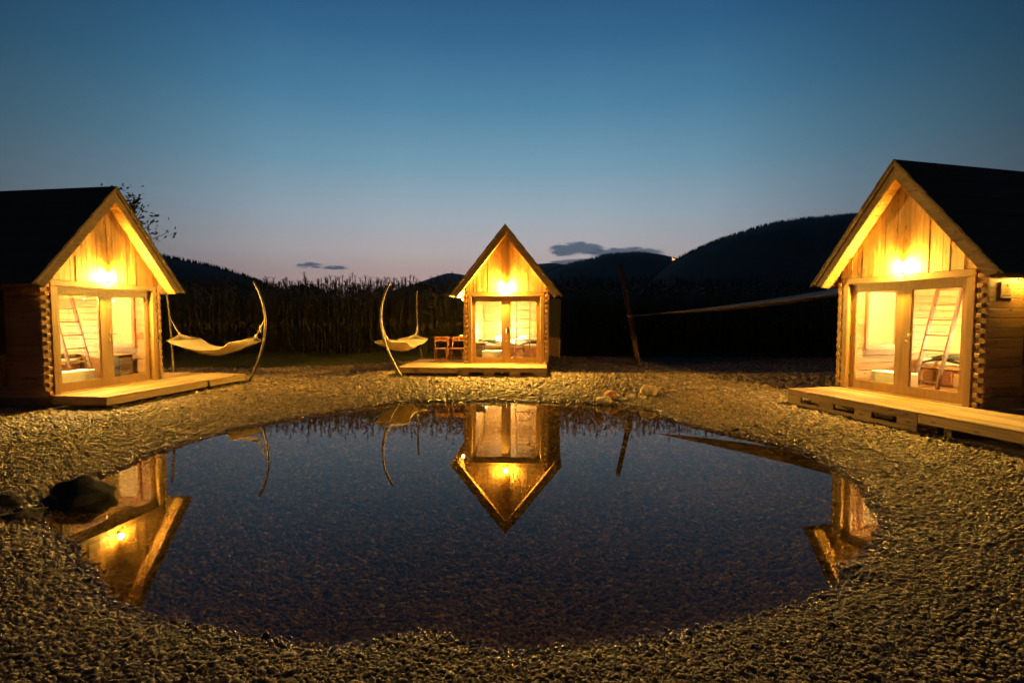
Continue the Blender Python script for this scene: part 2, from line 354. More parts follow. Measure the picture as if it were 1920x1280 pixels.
# ------------------------------------------------------------------ gravel: real pebbles instanced on scattered points
def jitter_pts(x0, x1, y0, y1, s):
    a, b_ = np.meshgrid(np.arange(x0, x1, s), np.arange(y0, y1, s)); a = a.ravel(); b_ = b_.ravel()
    return a+rng.uniform(-.55, .55, a.size)*s, b_+rng.uniform(-.55, .55, a.size)*s
def in_view(x, y, margin=.6): return (np.abs(x) < y*1.06+margin) & (y > 1.75)
DECKS = []                                    # filled below, pebbles keep out from under decks and cabins
parts = []
for (x0, x1, y0, y1, s, dlo, dhi) in ((-4.5, 4.5, 1.7, 3.6, .0172, -9, 99), (-7.5, 7.5, 3.6, 6.5, .0205, -9, 99), (-12, 11, 6.5, 10.5, .0265, -9, 99), (-15, 13, 10.5, 20.5, .042, -.6, 99)):
    x, y = jitter_pts(x0, x1, y0, y1, s); k = in_view(x, y) & (y < gravel_edge(x)+rng.normal(0, .12, x.size)); x, y = x[k], y[k]
    d = shore_dist(x, y); k = (d > dlo); x, y, d = x[k], y[k], d[k]
    size = s*np.clip(rng.lognormal(-.03, .35, x.size), .45, 2.2)*.69
    parts.append(np.stack([x, y, gz(x, y)+size*rng.uniform(-.05, .45, x.size), size], -1))
PB = np.concatenate(parts)
PEBBLES = PB

# ------------------------------------------------------------------ log cabins
def lamp_light(parent, loc, watts, col, r):    # the light of a bulb, a little wider than the bulb itself
    ld = bpy.data.lights.new('lamp_light', 'POINT'); ld.energy = watts; ld.color = col; ld.shadow_soft_size = r; obj('lamp_light', ld, parent, loc)
TANR = 2.021/1.61; APEX = 4.027; UND = 3.737    # roof slope, outer apex, underside apex (above the floor)
def z_under(u): return UND-TANR*abs(u)
OV = .27; DEPTH = 4.3
CAB = {'C': (-.177, 14.621, -.066, .484), 'R': (6.741, 8.617, -1.33, .510), 'L': (-8.213, 10.135, 1.426, .457)}
NL = 14; LH = 2.1/NL
def shared(cache, key, fn):
    if key not in cache: cache[key] = fn()
    return cache[key]
SM = {}
def cabin(key, label, bay, lamp_v, win):
    """bay: side (+1 right, -1 left, seen from the front) of the dark bay; win: side of the small window"""
    x, y, th, z = CAB[key]
    t = thing('log_cabin', label, 'cabin', (x, y, z), th, 'log cabins round the pond')
    # side and back wall logs; alternate courses run through to the front as log ends
    def side_log():
        b = MB(); b.box(-.035, .035, .03, DEPTH-.07, .003, LH-.003, ch=.006)
        b.box(-.034, .034, -.045, .032, .012, LH*.5, ch=.005); return b.mesh('wall_log', 'pine_y')
    def back_log(): return MB().box(-1.155, 1.155, -.035, .035, .003, LH-.003, ch=.006).mesh('wall_log', 'pine_x')
    for s in (-1, 1):
        for i in range(NL): obj('wall_log', shared(SM, 'side', side_log), t, (s*1.195, 0, i*LH))
    for i in range(NL): obj('wall_log', shared(SM, 'back', back_log), t, (0, DEPTH-.1, i*LH))
    for s in (-1, 1): MB().box(s*1.195-.012, s*1.195+.012, .04, DEPTH-.08, .01, 2.10).build('light_stop_slab', 'pine_y', t)  # slab added unseen inside the logs, stops room light leaking through gaps
    MB().box(-1.18, 1.18, DEPTH-.112, DEPTH-.09, .01, 2.10).build('light_stop_slab', 'pine_x', t)
    # short front logs between casing and corner, set back from the log ends
    def front_log(): return MB().box(-.052, .125, -.02, .02, LH*.5+.004, LH*1.5-.006, ch=.004).mesh('corner_log', 'pine_x')
    for s in (-1, 1):
        for i in range(NL-1):
            o = obj('corner_log', shared(SM, 'front', front_log), t, (s*1.14, .03, i*LH)); o.scale.x = s
    # floor, loft floor, sill beams below
    MB().box(-1.16, 1.16, .02, DEPTH-.14, -.05, 0).build('floor', 'pine_y', t)
    for i in range(14):
        obj('loft_board', shared(SM, 'loft', lambda: MB().box(-1.155, 1.155, 0, .286, 0, .03, ch=.004).mesh('loft_board', 'pine_x')), t, (0, .13+i*.288, 2.10))
    MB().box(-1.21, 1.21, .06, .16, -.26, -.055).box(-1.21, 1.21, DEPTH-.25, DEPTH-.1, -.26, -.055).box(-1.21, -1.1, .16, DEPTH-.25, -.26, -.055).box(1.1, 1.21, .16, DEPTH-.25, -.26, -.055).build('foundation_beam', 'pallet_x', t)
    # front gable of vertical boards
    nb = 22; bw = 2*1.167/nb
    for i in range(nb):
        a = -1.167+i*bw+.004; b_ = a+bw-.008
        top = [(b_, z_under(b_)-.003), (a, z_under(a)-.003)]
        if a < 0 < b_: top = [(b_, z_under(b_)-.003), (0, UND-.003), (a, z_under(a)-.003)]
        MB().prism([(a, 2.105), (b_, 2.105)]+top, 'y', -.014-random.choice((0, .003, .005)), .02).build('gable_board', 'pine_z', t)
    MB().prism([(-1.15, 2.0), (1.15, 2.0), (1.15, z_under(1.15)-.004), (0, UND-.004), (-1.15, z_under(1.15)-.004)], 'y', .132, .16).build('gable_backing', 'pine_x', t)
    MB().prism([(-1.15, 2.105), (1.15, 2.105), (1.15, z_under(1.15)-.004), (0, UND-.004), (-1.15, z_under(1.15)-.004)], 'y', DEPTH-.12, DEPTH-.08).build('rear_gable', 'pine_z', t)
    MB().box(-1.175, 1.175, -.035, .02, 2.099, 2.104).build('drip_strip', 'black', t)
    # top plates under the roof at the side walls
    for s in (-1, 1): MB().box(s*1.195-.036, s*1.195+.036, .02, DEPTH-.05, 2.101, z_under(1.24)-.002).build('top_plate', 'pine_y', t)
    # door casing
    MB().box(-1.12, -1.015, -.03, .13, 0, 1.988, ch=.004).build('door_casing', 'door_z', t)
    MB().box(1.015, 1.12, -.03, .13, 0, 1.988, ch=.004).build('door_casing', 'door_z', t)
    MB().box(-1.12, 1.12, -.033, .13, 1.99, 2.098, ch=.004).build('door_header', 'door_x', t)
    MB().box(-1.12, 1.12, -.02, .13, -.045, .012, ch=.003).build('threshold', 'door_x', t)
    # two glazed door leaves, set back in the casing
    for s in (-1, 1):
        a, b_ = (-1.012, -.003) if s < 0 else (.003, 1.012)
        ia, ib = (a+.088, b_-.125) if s < 0 else (a+.118, b_-.105)
        z0, z1, pz0, pz1 = .016, 1.985, .165, 1.845
        D = MB(); f0, f1 = .055, .115
        D.box(a, ia, f0, f1, z0, z1).box(ib, b_, f0, f1, z0, z1)
        D.box(ia, ib, f0+.001, f1-.001, z0, pz0).box(ia, ib, f0+.001, f1-.001, pz1, z1)
        d = D.build('door', 'door_z', t)
        MB().box(ia-.006, ib+.006, .088, .094, pz0-.006, pz1+.006).build('glass', 'glass', d)
        B = MB()
        for q in ((ia, ia+.014, pz0, pz1), (ib-.014, ib, pz0, pz1), (ia+.014, ib-.014, pz0, pz0+.014), (ia+.014, ib-.014, pz1-.014, pz1)):
            B.box(q[0], q[1], .066, .086, q[2], q[3])
        B.build('glazing_bead', 'door_z', d)
        if s > 0:
            H = MB().tube([(.062, .055, 1.06), (.062, .012, 1.06), (.075, .004, 1.062), (.13, .004, 1.068), (.165, .006, 1.062)], .010, 8)
            H.tube([(.062, .056, 1.06), (.062, .046, 1.06)], .026, 14)
            H.build('handle', 'brass', d)
            MB().tube([(.062, .056, .96), (.062, .045, .96)], .024, 14).build('lock', 'brass', d)
        for hz in (.25, 1.0, 1.75):
            MB().tube([(s*1.013, .05, hz-.05), (s*1.013, .05, hz+.05)], .009, 8).build('hinge', 'steel', d)
    # roof: boards, lapped courses, barge boards
    L_ = math.hypot(1.61, 2.021); cs, sn = 1.61/L_, 2.021/L_          # down-slope direction
    nbr = 20
    # perpendicular distance between outer line and underside line
    th_ = (APEX-UND)*cs
    def on(s, t_, h):    # s side, t_ metres down the slope from the apex (outer line), h below outer line
        return (s*(t_*cs-h*sn), APEX-t_*sn-h*cs)
    for s in (-1, 1):
        t0 = th_*sn/cs; te = 2.5                                   # underside starts lower down the slope
        for i in range(nbr):
            a = t0+(te-t0)*i/nbr; b_ = t0+(te-t0)*(i+1)/nbr-.004
            p = [on(s, a, th_), on(s, b_, th_), on(s, b_, th_-.022), on(s, a, th_-.022)]
            if s < 0: p = p[::-1]
            MB().prism(p, 'y', -OV+.03, DEPTH+.2).build('roof_board', 'pine_y', t)
        # core between boards and covering
        core = [on(s, 0.004, .045), on(s, te-.01, .045), on(s, te-.01, th_-.024), on(s, (th_-.024)*sn/cs+.004, th_-.024)]
        if s < 0: core = core[::-1]
        MB().prism(core, 'y', -OV+.031, DEPTH+.19).build('roof_core', 'barge_y', t)
        nc = 6
        for i in range(nc):
            a = i*L_/nc; b_ = (i+1)*L_/nc+.035
            p = [on(s, max(a-.02, 0), .026), on(s, b_, .012), on(s, b_, -.018), on(s, max(a-.02, 0), -.002)]
            if i == 0: p[0] = on(s, .026*sn/cs+.001, .026); p[3] = (s*.001, APEX+.003)
            if s < 0: p = p[::-1]
            MB().prism(p, 'y', -OV-.04, DEPTH+.24).build('roof_course', 'roofing', t)
        # front barge: deep inner board and a thin upper strip standing proud of it
        for (h0, h1, v0, v1, m_) in ((.045, th_+.012, -OV-.002, -OV+.028, 'barge_x'), (.018, .060, -OV-.028, -OV-.004, 'barge_x')):
            e = te+.055
            p = [on(s, h0*sn/cs+.001, h0), on(s, e, h0), on(s, e-(h1-h0)*sn/cs*.35, h1), on(s, h1*sn/cs+.001, h1)]
            if s < 0: p = p[::-1]
            MB().prism(p, 'y', v0, v1).build('bargeboard', m_, t)
        p = [on(s, te+.002, .03), on(s, te+.03, .03), on(s, te+.03-.10, th_), on(s, te+.002-.10, th_)]
        p = [on(s, te-.008, .04), on(s, te+.02, .04), on(s, te+.02, th_+.004), on(s, te-.008, th_+.004)]
        if s < 0: p = p[::-1]
        MB().prism(p, 'y', -OV+.03, DEPTH+.19).build('eave_fascia', 'barge_y', t)
    # gable lamp over the door: bracket, hood, bulb
    g = MB().box(-.028, .028, -.034, -.014, 2.12, 2.20, ch=.004).tube([(0, -.03, 2.16), (0, -.055, 2.15), (0, -.07, 2.165), (0, -.07, 2.185)], .007, 8).build('gable_lamp', 'steel', t)
    MB().tube([(0, -.072, 2.296), (0, -.072, 2.309)], [.054, .035], 20).tube([(0, -.072, 2.265), (0, -.072, 2.297)], .005, 6).build('hood', 'frosted', g)
    MB().ball((0, -.072, 2.220), (.030, .030, .034), 2).build('bulb', 'bulb', g); lamp_light(g, (0, -.072, 2.220), {'C': 3800, 'R': 1550, 'L': 1750}[key], WARM, .048)
    MB().tube([(.06, -.03, 2.105), (.03, -.075, 2.07), (.02, -.09, 2.055), (-.01, -.092, 2.05)], .009, 8).build('conduit_hook', 'black', g)
    # lamp under the eave on the deck side
    sd = lamp_v[0]; lv = lamp_v[1]; lz, lw = lamp_v[2:]
    g = MB().box(sd*1.232-.012, sd*1.232+.012, lv-.05, lv+.05, lz-.06, lz+.05).tube([(sd*1.235, lv, lz+.015), (sd*1.30, lv, lz+.015)], .008, 8).build('eave_lamp', 'steel', t)
    MB().ball((sd*1.325, lv, lz), (.026, .026, .030), 2).build('bulb', 'bulb', g); lamp_light(g, (sd*1.325, lv, lz), lw, WARM, .034)
    # side bay with dark canvas blind
    b0, b1 = .85, 3.0; o0, o1 = 1.232, 1.60
    S = lambda a, c: (min(bay*a, bay*c), max(bay*a, bay*c))
    ba = MB()
    u0, u1 = S(o0, o1); ba.box(u0, u1, b0, b1, .16, .74)
    by = ba.build('side_bay', 'barge_y', t)
    u0, u1 = S(o1-.03, o1+.012); MB().box(u0, u1, b0-.014, b0+.03, .12, .70).build('corner_post', 'pine_z', by)
    n_ = 10; pr = [(o0, 1.93), (o0, .745)]+[(o1-.06+.075*math.sin(k/n_*math.pi/2), .745+.11*(1-math.cos(k/n_*math.pi/2))) for k in range(n_+1)]+[(o1+.03, 1.93)]
    pr = [(bay*a, c) for a, c in pr]
    if bay > 0: pass
    MB().prism(pr if bay > 0 else pr[::-1], 'y', b0-.01, b1).build('canvas_blind', 'dark_canvas', by)
    # small window on the inside of the other side wall, with closed cream blind
    ws = win; wv0, wv1, wz0, wz1 = .62, 1.30, .82, 1.86
    wu = ws*1.158
    q = lambda d0, d1: (min(wu-ws*d0, wu-ws*d1), max(wu-ws*d0, wu-ws*d1))
    wdw = MB()
    for (a, b_, c_, d_) in ((wv0-.07, wv0, wz0-.07, wz1+.07), (wv1, wv1+.07, wz0-.07, wz1+.07), (wv0, wv1, wz1, wz1+.07), (wv0, wv1, wz0-.07, wz0)):
        u0, u1 = q(0, .05); wdw.box(u0, u1, a, b_, c_, d_)
    wn = wdw.build('window', 'teak_z', t)
    u0, u1 = q(.004, .02); MB().box(u0, u1, wv0, wv1, wz0, wz1).build('window_blind', 'blind', wn)
    u0, u1 = q(0, .12); MB().box(u0, u1, wv0-.1, wv1+.1, wz0-.10, wz0-.072).build('window_sill', 'pine_y', wn)
    return t
cabin('C', 'log cabin facing the pond between hammock and leaning post', 1, (-1, .32, 1.905, 900), -1)
cabin('R', 'log cabin with a small number sign on its side wall', 1, (1, .72, 1.985, 120), -1)
cabin('L', 'log cabin in front of the sparse leafy tree', -1, (1, .9, 1.905, 900), 1)

def frame(key): x, y, th, z = CAB[key]; return Matrix.Translation((x, y, z)) @ Matrix.Rotation(th, 4, 'Z')
def place(key, u, v, z): return (frame(key) @ Vector((u, v, z)))

# ------------------------------------------------------------------ inside the cabins
WHO = {'C': 'the cabin between hammock and leaning post', 'R': 'the cabin with the number sign', 'L': 'the cabin by the leafy tree'}
def inside(key, mir):
    th = CAB[key][2]; who = WHO[key]
    # bed platform with louvred doors below
    t = thing('bed', 'wide pine bed with dark blanket inside '+who, 'bed', place(key, 0, 0, 0), th, 'beds inside the cabins')
    MB().box(-1.14, 1.14, 1.95, 3.95, .34, .40).build('platform', 'pine_x', t)
    MB().box(-1.13, 1.13, 2.0, 3.93, .402, .53, ch=.03).build('mattress', 'linen', t)
    bl = MB(); nxx, nyy = 24, 12; vs = []; 
    for j in range(nyy+1):
        for i in range(nxx+1):
            uu = -1.12+2.24*i/nxx; vv = 1.99+1.3*j/nyy
            vs.append((uu, vv-.012*(j == 0), .545+.035*math.sin(uu*4+vv*2)+.02*math.sin(uu*9-vv*5)-(.06 if j == 0 else 0)))
    bl.add(vs, [(j*(nxx+1)+i, j*(nxx+1)+i+1, (j+1)*(nxx+1)+i+1, (j+1)*(nxx+1)+i) for j in range(nyy) for i in range(nxx)], 0, True)
    o = bl.build('blanket', 'blanket', t); mo = o.modifiers.new('thick', 'SOLIDIFY'); mo.thickness = .03
    MB().ball((-.45, 3.6, .60), (.30, .20, .09), 2, jitter=.1).build('pillow', 'linen', t)
    MB().ball((.45, 3.6, .60), (.30, .20, .09), 2, jitter=.1, seed=3).build('pillow', 'linen', t)
    MB().box(-1.14, 1.14, 2.02, 3.9, .0, .336).build('bed_base', 'pine_z', t)
    for a in (-1.08, -.28, .5):
        fr = MB(); fr.box(a, a+.56, 1.985, 2.016, .03, .06).box(a, a+.56, 1.985, 2.016, .29, .32).box(a, a+.03, 1.985, 2.016, .06, .29).box(a+.53, a+.56, 1.985, 2.016, .06, .29)
        d = fr.build('louvre_door', 'teak_x', t)
        for k in range(9):
            z0 = .066+k*.025
            MB().add([(a+.03, 1.99, z0), (a+.53, 1.99, z0), (a+.53, 2.012, z0+.016), (a+.03, 2.012, z0+.016)], [(0,1,2,3)]).build('slat', 'teak_x', d)
    # ladder to the loft
    t = thing('ladder', 'wooden loft ladder leaning inside '+who, 'ladder', place(key, 0, 0, 0), th, 'ladders inside the cabins')
    lu0, lu1 = (.22, .66) if mir > 0 else (-.62, -.2)
    bot, top = Vector((0, 1.15, 0)), Vector((0, 1.72, 2.10))
    for u in (lu0, lu1):
        MB().prism([(bot.y-.035, 0), (bot.y+.035, 0), (top.y+.035, 2.098), (top.y-.035, 2.098)], 'x', u-.018, u+.018).build('rail', 'ladder_z', t)
    for k in range(7):
        f = (k+.55)/7.3; p = bot.lerp(top, f)
        MB().box(lu0+.019, lu1-.019, p.y-.022, p.y+.022, p.z-.014, p.z+.014).build('rung', 'ladder_x', t)
    # low white box just behind the left leaf, dark stool, lamps
    tag(MB().box(-.33, .33, -.15, .15, 0, .36, ch=.012).build('storage_box', 'white_paint', None, None), 'low white box behind the door glass of '+who, 'box', 'white boxes inside the cabins')
    o = bpy.context.scene.objects[-1] if False else bpy.data.objects[[k for k in bpy.data.objects.keys() if k.startswith('storage_box')][-1]]
    o.location = place(key, -.42, .42, 0); o.rotation_euler = (0, 0, th)
    if key != 'R':
        s = -1 if key == 'C' else 1
        t = thing('cabinet', 'dark low louvred cabinet beside the wall inside '+who, 'cabinet', place(key, s*.86, .78, 0), th)
        MB().box(-.17, .17, -.24, .24, 0, .56, ch=.01).build('carcass', 'black', t)
        MB().box(-.19, .19, -.26, .26, .561, .59, ch=.006).build('cabinet_top', 'pine_y', t)
        for k in range(14):
            MB().box(-.15, .15, -.256, -.242, .05+k*.034, .072+k*.034).build('slat', 'pallet_x', t)
    t = thing('table_lamp', 'glowing globe lamp on a shelf inside '+who, 'lamp', place(key, -.25*mir, 3.2, 0), th, 'globe lamps inside the cabins')
    MB().tube([(0, 0, .525), (0, 0, .545)], [.08, .06], 16).tube([(0, 0, .545), (0, 0, .80)], .012, 8).build('base', 'brass', t)
    MB().ball((0, 0, .87), .068, 2).build('globe', 'room_bulb', t); lamp_light(t, (0, 0, .87), 2300, (1.0,.71,.29), .076)
    t = thing('ceiling_lamp', 'glowing round ceiling lamp inside '+who, 'lamp', place(key, -.2, .26, 0), th, 'ceiling lamps inside the cabins')
    MB().tube([(0, 0, 2.085), (0, 0, 2.099)], .09, 16).build('base', 'steel', t)
    MB().ball((0, 0, 2.05), (.042, .042, .042), 2).build('globe', 'room_bulb', t); lamp_light(t, (0, 0, 2.04), 1500, (1.0,.71,.29), .05)
inside('C', 1); inside('R', -1); inside('L', 1)

# ------------------------------------------------------------------ decks
def deck(key, label, u0, u1, v0, v1, pallet, zt=0.0, skirt=.135, boards='x', cut=None):
    th = CAB[key][2]; t = thing('timber_deck', label, 'deck', place(key, 0, 0, 0), th)
    n = max(1, round(((v1-v0) if boards == 'x' else (u1-u0))/.1)); 
    wd_ = ((v1-v0) if boards == 'x' else (u1-u0))/n
    me = MB().box(0, u1-u0, 0, wd_-.006, -.024, 0, ch=.004).mesh('deck_board', 'deck_x') if boards == 'x' else MB().box(0, wd_-.006, 0, v1-v0, -.024, 0, ch=.004).mesh('deck_board', 'deck_y')
    for i in range(n):
        dz = random.uniform(-.0015, .0015)
        obj('deck_board', me, t, (u0, v0+i*wd_, zt+dz) if boards == 'x' else (u0+i*wd_, v0, zt+dz))
    h = .285
    if pallet:      # stacked pallets: stringers with fork openings
        for (a, b_) in ((v0+.004, v0+.05), ((v0+v1)/2-.03, (v0+v1)/2+.03), (v1-.05, v1-.004)):
            MB().box(u0+.003, u1-.003, a, b_, zt-.125, zt-.027).build('stringer', 'pallet_x', t)
            nbk = 4; ww = .30
            for k in range(nbk):
                c_ = u0+.003+(u1-u0-.006-ww)*k/(nbk-1)
                MB().box(c_, c_+ww, a+.001, b_-.001, zt-.225, zt-.127).build('block', 'pallet_x', t)
            MB().box(u0+.003, u1-.003, a, b_, zt-h-.06, zt-.227).build('runner', 'pallet_x', t)
    else:           # timber platform on bearers, set above the ground
        MB().box(u0+.002, u1-.002, v0+.002, v0+.04, zt-skirt-.02, zt-.027, ch=.004).build('skirt_board', 'deck_x', t)
        MB().box(u0+.002, u1-.002, v1-.04, v1-.002, zt-skirt-.02, zt-.027, ch=.004).build('skirt_board', 'deck_x', t)
        MB().box(u0+.002, u0+.04, v0+.042, v1-.042, zt-skirt-.02, zt-.027).build('skirt_board', 'deck_y', t)
        MB().box(u1-.04, u1-.002, v0+.042, v1-.042, zt-skirt-.02, zt-.027).build('skirt_board', 'deck_y', t)
        for a in (u0+.25, (u0+u1)/2, u1-.35):
            MB().box(a, a+.1, v0+.15, v1-.15, zt-h-.08, zt-.03).build('bearer', 'pallet_y', t)
    DECKS.append((key, u0, u1, v0, v1)); return t
deck('C', 'pallet deck before the doors of the cabin beside the leaning post', -1.24, 1.19, -1.12, -.035, True)
deck('C', 'timber side deck carrying the red folding chairs', -2.92, -1.245, -1.18, 1.4, False)
deck('R', 'pallet deck with fork openings below the number sign cabin', -1.18, 1.235, -1.2, -.035, True)
deck('R', 'long raised timber deck joining the pallet deck with fork openings', 1.24, 3.9, -1.2, -.02, False)
deck('L', 'pallet deck before the doors of the cabin by the leafy tree', -1.2, 1.22, -1.18, -.035, False)
deck('L', 'timber side deck reaching out under the long cream hammock', 1.225, 2.42, -1.22, 1.4, False)
for k_ in CAB: DECKS.append((k_, -1.25, 1.25, -.1, DEPTH+.2))

# ------------------------------------------------------------------ hammocks between curved steel poles
def catmull(P, n):
    P = [Vector(p) for p in P]; P = [P[0]*2-P[1]]+P+[P[-1]*2-P[-2]]; out = []
    for i in range(1, len(P)-2):
        for k in range(n):
            t_ = k/n; a, b_, c_, d = P[i-1:i+3]
            out.append(.5*((2*b_)+(c_-a)*t_+(2*a-5*b_+4*c_-d)*t_*t_+(3*b_-a-3*c_+d)*t_**3))
    return out+[P[-2]]
def pole(label, pts):
    a_, b_, c_ = (Vector(q) for q in pts); p = [a_*(1-u)*(1-2*u)+b_*4*u*(1-u)+c_*u*(2*u-1) for u in np.linspace(0, 1, 28).tolist()]; z0 = float(gz(p[0].x, p[0].y))
    o = thing('hammock_pole', label, 'pole', (p[0].x, p[0].y, z0)); base = Vector(o.location)
    q = [Vector(a)-base for a in p]; q[0].z = -.12
    MB().tube(q, .031, 12).build('pole_tube', 'steel', o)
    MB().tube([(0, 0, -.05), (0, 0, .015)], .09, 16).build('foot_plate', 'steel', o)
    h = min(range(len(q)), key=lambda i: abs(q[i].z+base.z-1.55)); 
    MB().tube([q[h]-Vector((0, 0, .02)), q[h]+Vector((0, 0, .02))], .037, 12).build('clamp', 'steel', o)
    return base
def hammock(label, A, B, sag, width, tilt, span=(.17, .86), wmid=.75):
    """A,B: tie points; cloth from span[0] to span[1] of the chord, sagging"""
    A, B = Vector(A), Vector(B); d = (B-A); ax = Vector((d.x, d.y, 0)).normalized(); pr = Vector((-ax.y, ax.x, 0))
    t = thing('hammock', label, 'hammock', (A+B)/2-Vector((0, 0, sag)), 0, 'cream hammocks'); O = Vector(t.location)
    bar = sag*.60                              # drop from the tie points to the spreader bars
    def cen(f):
        s_ = (f-span[0])/(span[1]-span[0]); p = A.lerp(B, f); p.z -= bar+(sag-bar)*(1-(2*s_-1)**2); return p
    nu, nv = 48, 28; vs = []
    for i in range(nu+1):
        s = i/nu; f = span[0]+(span[1]-span[0])*s; c_ = cen(f)
        for j in range(nv+1):
            w_ = (j/nv-.5)*width*(1-(1-wmid)*math.sin(math.pi*s)); e = (2*j/nv-1)
            p = c_+pr*w_+Vector((0, 0, .16*e*e*math.sin(math.pi*s)+tilt*w_+.010*math.sin(j*1.15+2.2*math.sin(s*5.1))*math.sin(math.pi*s)**.5+.006*math.sin(j*.5-s*17)))
            vs.append(p-O)
    cl = MB().add(vs, [(i*(nv+1)+j, (i+1)*(nv+1)+j, (i+1)*(nv+1)+j+1, i*(nv+1)+j+1) for i in range(nu) for j in range(nv)], 0, True).build('cloth', 'cotton', t)
    mo = cl.modifiers.new('thick', 'SOLIDIFY'); mo.thickness = .012
    for end in (0, 1):
        f = span[end]; row = [Vector(vs[end*nu*(nv+1)+j]) for j in range(nv+1)]
        MB().tube([row[0], row[-1]], .012, 8).build('spreader_bar', 'pine_x', t)
        kn = A.lerp(B, .095 if end == 0 else .915)-Vector((0, 0, bar*.74))-O; tie = (A if end == 0 else B)-O
        rp = MB()
        for j in range(0, nv+1, 2): rp.tube([row[j], row[j].lerp(kn, .5)-Vector((0, 0, .015)), kn], .0065, 4)
        tag(rp.build('string_fan', 'rope', t), kind='stuff')
        MB().tube([kn, (kn+tie)/2-Vector((0, 0, .02)), tie], .014, 8).build('hanging_rope', 'rope', t)
        MB().ball(kn, (.035, .035, .05), 2, jitter=.2).build('knot', 'rope', t)
        if end: MB().ball(kn.lerp(tie, .55), (.03, .03, .06), 2, jitter=.3).tube([kn.lerp(tie, .5), kn.lerp(tie, .5)-Vector((-.03, 0, .12))], .012, 6).build('rope_tail', 'rope', t)
p1a = [(-9.36, 13.66, .2), (-9.54, 13.88, 1.55), (-9.56, 13.75, 2.78)]
p1b = [(-6.66, 12.46, .2), (-6.26, 12.60, 1.58), (-6.58, 12.70, 2.78)]
pole('curved steel pole at the back of the deck under the long hammock', p1a)
pole('tall curved steel pole at the deck end, holding the long hammock', p1b)
hammock('long cream hammock slung over the side deck end', (-9.53, 13.89, 1.80), (-6.29, 12.62, 1.78), .93, .98, .02, (.155, .81))
p2a = [(-2.90, 13.20, .2), (-3.53, 13.45, 1.60), (-3.33, 13.62, 2.80)]
p2b = [(-2.93, 16.5, .2), (-3.14, 16.55, 1.55), (-3.10, 16.3, 2.72)]
pole('curved steel pole standing before the deck with red chairs', p2a)
pole('curved steel pole behind the deck with red chairs', p2b)
hammock('cream hammock seen along its length beside the red chairs deck', (-3.50, 13.44, 1.62), (-3.12, 16.5, 1.62), .78, 1.0, 0, (.2, .82), .85)

# ------------------------------------------------------------------ folding chairs and table on the side deck
def chair(label, u, v, rz):
    th = CAB['C'][2]; t = thing('folding_chair', label, 'chair', place('C', u, v, 0), th+rz, 'folding chairs')
    w_ = .19
    for s in (-1, 1):
        MB().tube([(s*w_, -.22, 0), (s*w_, .02, .40), (s*(w_+.012), .17, .78)], .014, 6).build('leg', 'teak_z', t)
        MB().tube([(s*(w_-.04), .22, 0), (s*(w_-.04), -.17, .41)], .014, 6).build('leg', 'teak_z', t)
    MB().box(-w_+.04, w_-.04, .165, .185, .05, .075).build('crossbar', 'teak_x', t)
    MB().box(-w_, w_, -.205, -.185, .05, .075).build('crossbar', 'teak_x', t)
    for k in range(6):
        MB().box(-w_+.016, w_-.016, -.19+k*.065, -.135+k*.065, .405, .423, ch=.004).build('seat_slat', 'teak_x', t)
    for (z0, y0) in ((.74, .155), (.655, .12)):
        MB().box(-w_-.02, w_+.02, y0-.022, y0, z0-.03, z0+.035, ch=.005).build('back_slat', 'teak_x', t)
chair('red folding wooden chair standing clear of the cabin wall', -2.02, .42, .1)
chair('red folding wooden chair half hidden by the cabin corner', -1.52, .5, -.15)
t = thing('folding_table', 'small red folding table behind the chairs', 'table', place('C', -1.62, 1.05, 0), CAB['C'][2])
for k in range(5): MB().box(-.34, .34, -.25+k*.1, -.16+k*.1, .70, .722, ch=.004).build('table_slat', 'teak_x', t)
for s in (-1, 1):
    MB().tube([(s*.28, -.22, 0), (s*.28, .2, .70)], .014, 6).build('leg', 'teak_z', t); MB().tube([(s*.24, .22, 0), (s*.24, -.2, .70)], .014, 6).build('leg', 'teak_z', t)
o = MB().tube([(0, 0, 0), (0, 0, .02), (0, 0, .06), (0, 0, .085)], [.03, .05, .055, .058], 16).build('bowl', 'china', None, place('C', -1.5, 1.0, .722)); tag(o, 'small white bowl on the folding table', 'bowl')

# ------------------------------------------------------------------ leaning post, shade sail and its rope
px, py = 4.22, 16.35; pz = float(gz(px, py))
t = MB().tube([(0, 0, -.25), (-.27, .3, 1.6), (-.55, .62, 3.62-pz)], [.095, .09, .08], 14).build('wooden_post', 'weathered_z', None, (px, py, pz)); tag(t, 'rough wooden post leaning over on the gravel', 'post')
ti = Vector((px-.29, py+.315, 1.90)); sa = Vector((4.75, 16.2, 1.97)); sb = Vector((10.75, 12.35, 2.86)); sc_ = Vector((12.6, 16.2, 3.15))
t = MB().tube([ti, (ti+sa)/2-Vector((0, 0, .02)), sa], .012, 6).tube([ti-Vector((0.0, 0, .03)), ti+Vector((0.0, 0, .03))], .098, 14).build('sail_rope', 'rope', None); tag(t, 'pale rope tying the shade sail to the leaning post', 'rope')
vs = []; n_ = 22
for i in range(n_+1):
    for j in range(n_+1):
        s, q = i/n_, j/n_; e = sb.lerp(sc_, q); p = sa.lerp(e, s)
        p += ((sa+sb+sc_)/3-p)*(.05*math.sin(math.pi*s)*abs(2*q-1)**2); p.z -= .16*math.sin(math.pi*s)*(math.sin(math.pi*q)+.5)
        vs.append(p)
t = MB().add(vs, [(i*(n_+1)+j, (i+1)*(n_+1)+j, (i+1)*(n_+1)+j+1, i*(n_+1)+j+1) for i in range(n_) for j in range(n_)], 0, True).build('shade_sail', 'sail')
mo = t.modifiers.new('thick', 'SOLIDIFY'); mo.thickness = .012; tag(t, 'grey triangular shade sail stretched behind the sign cabin', 'shade sail')
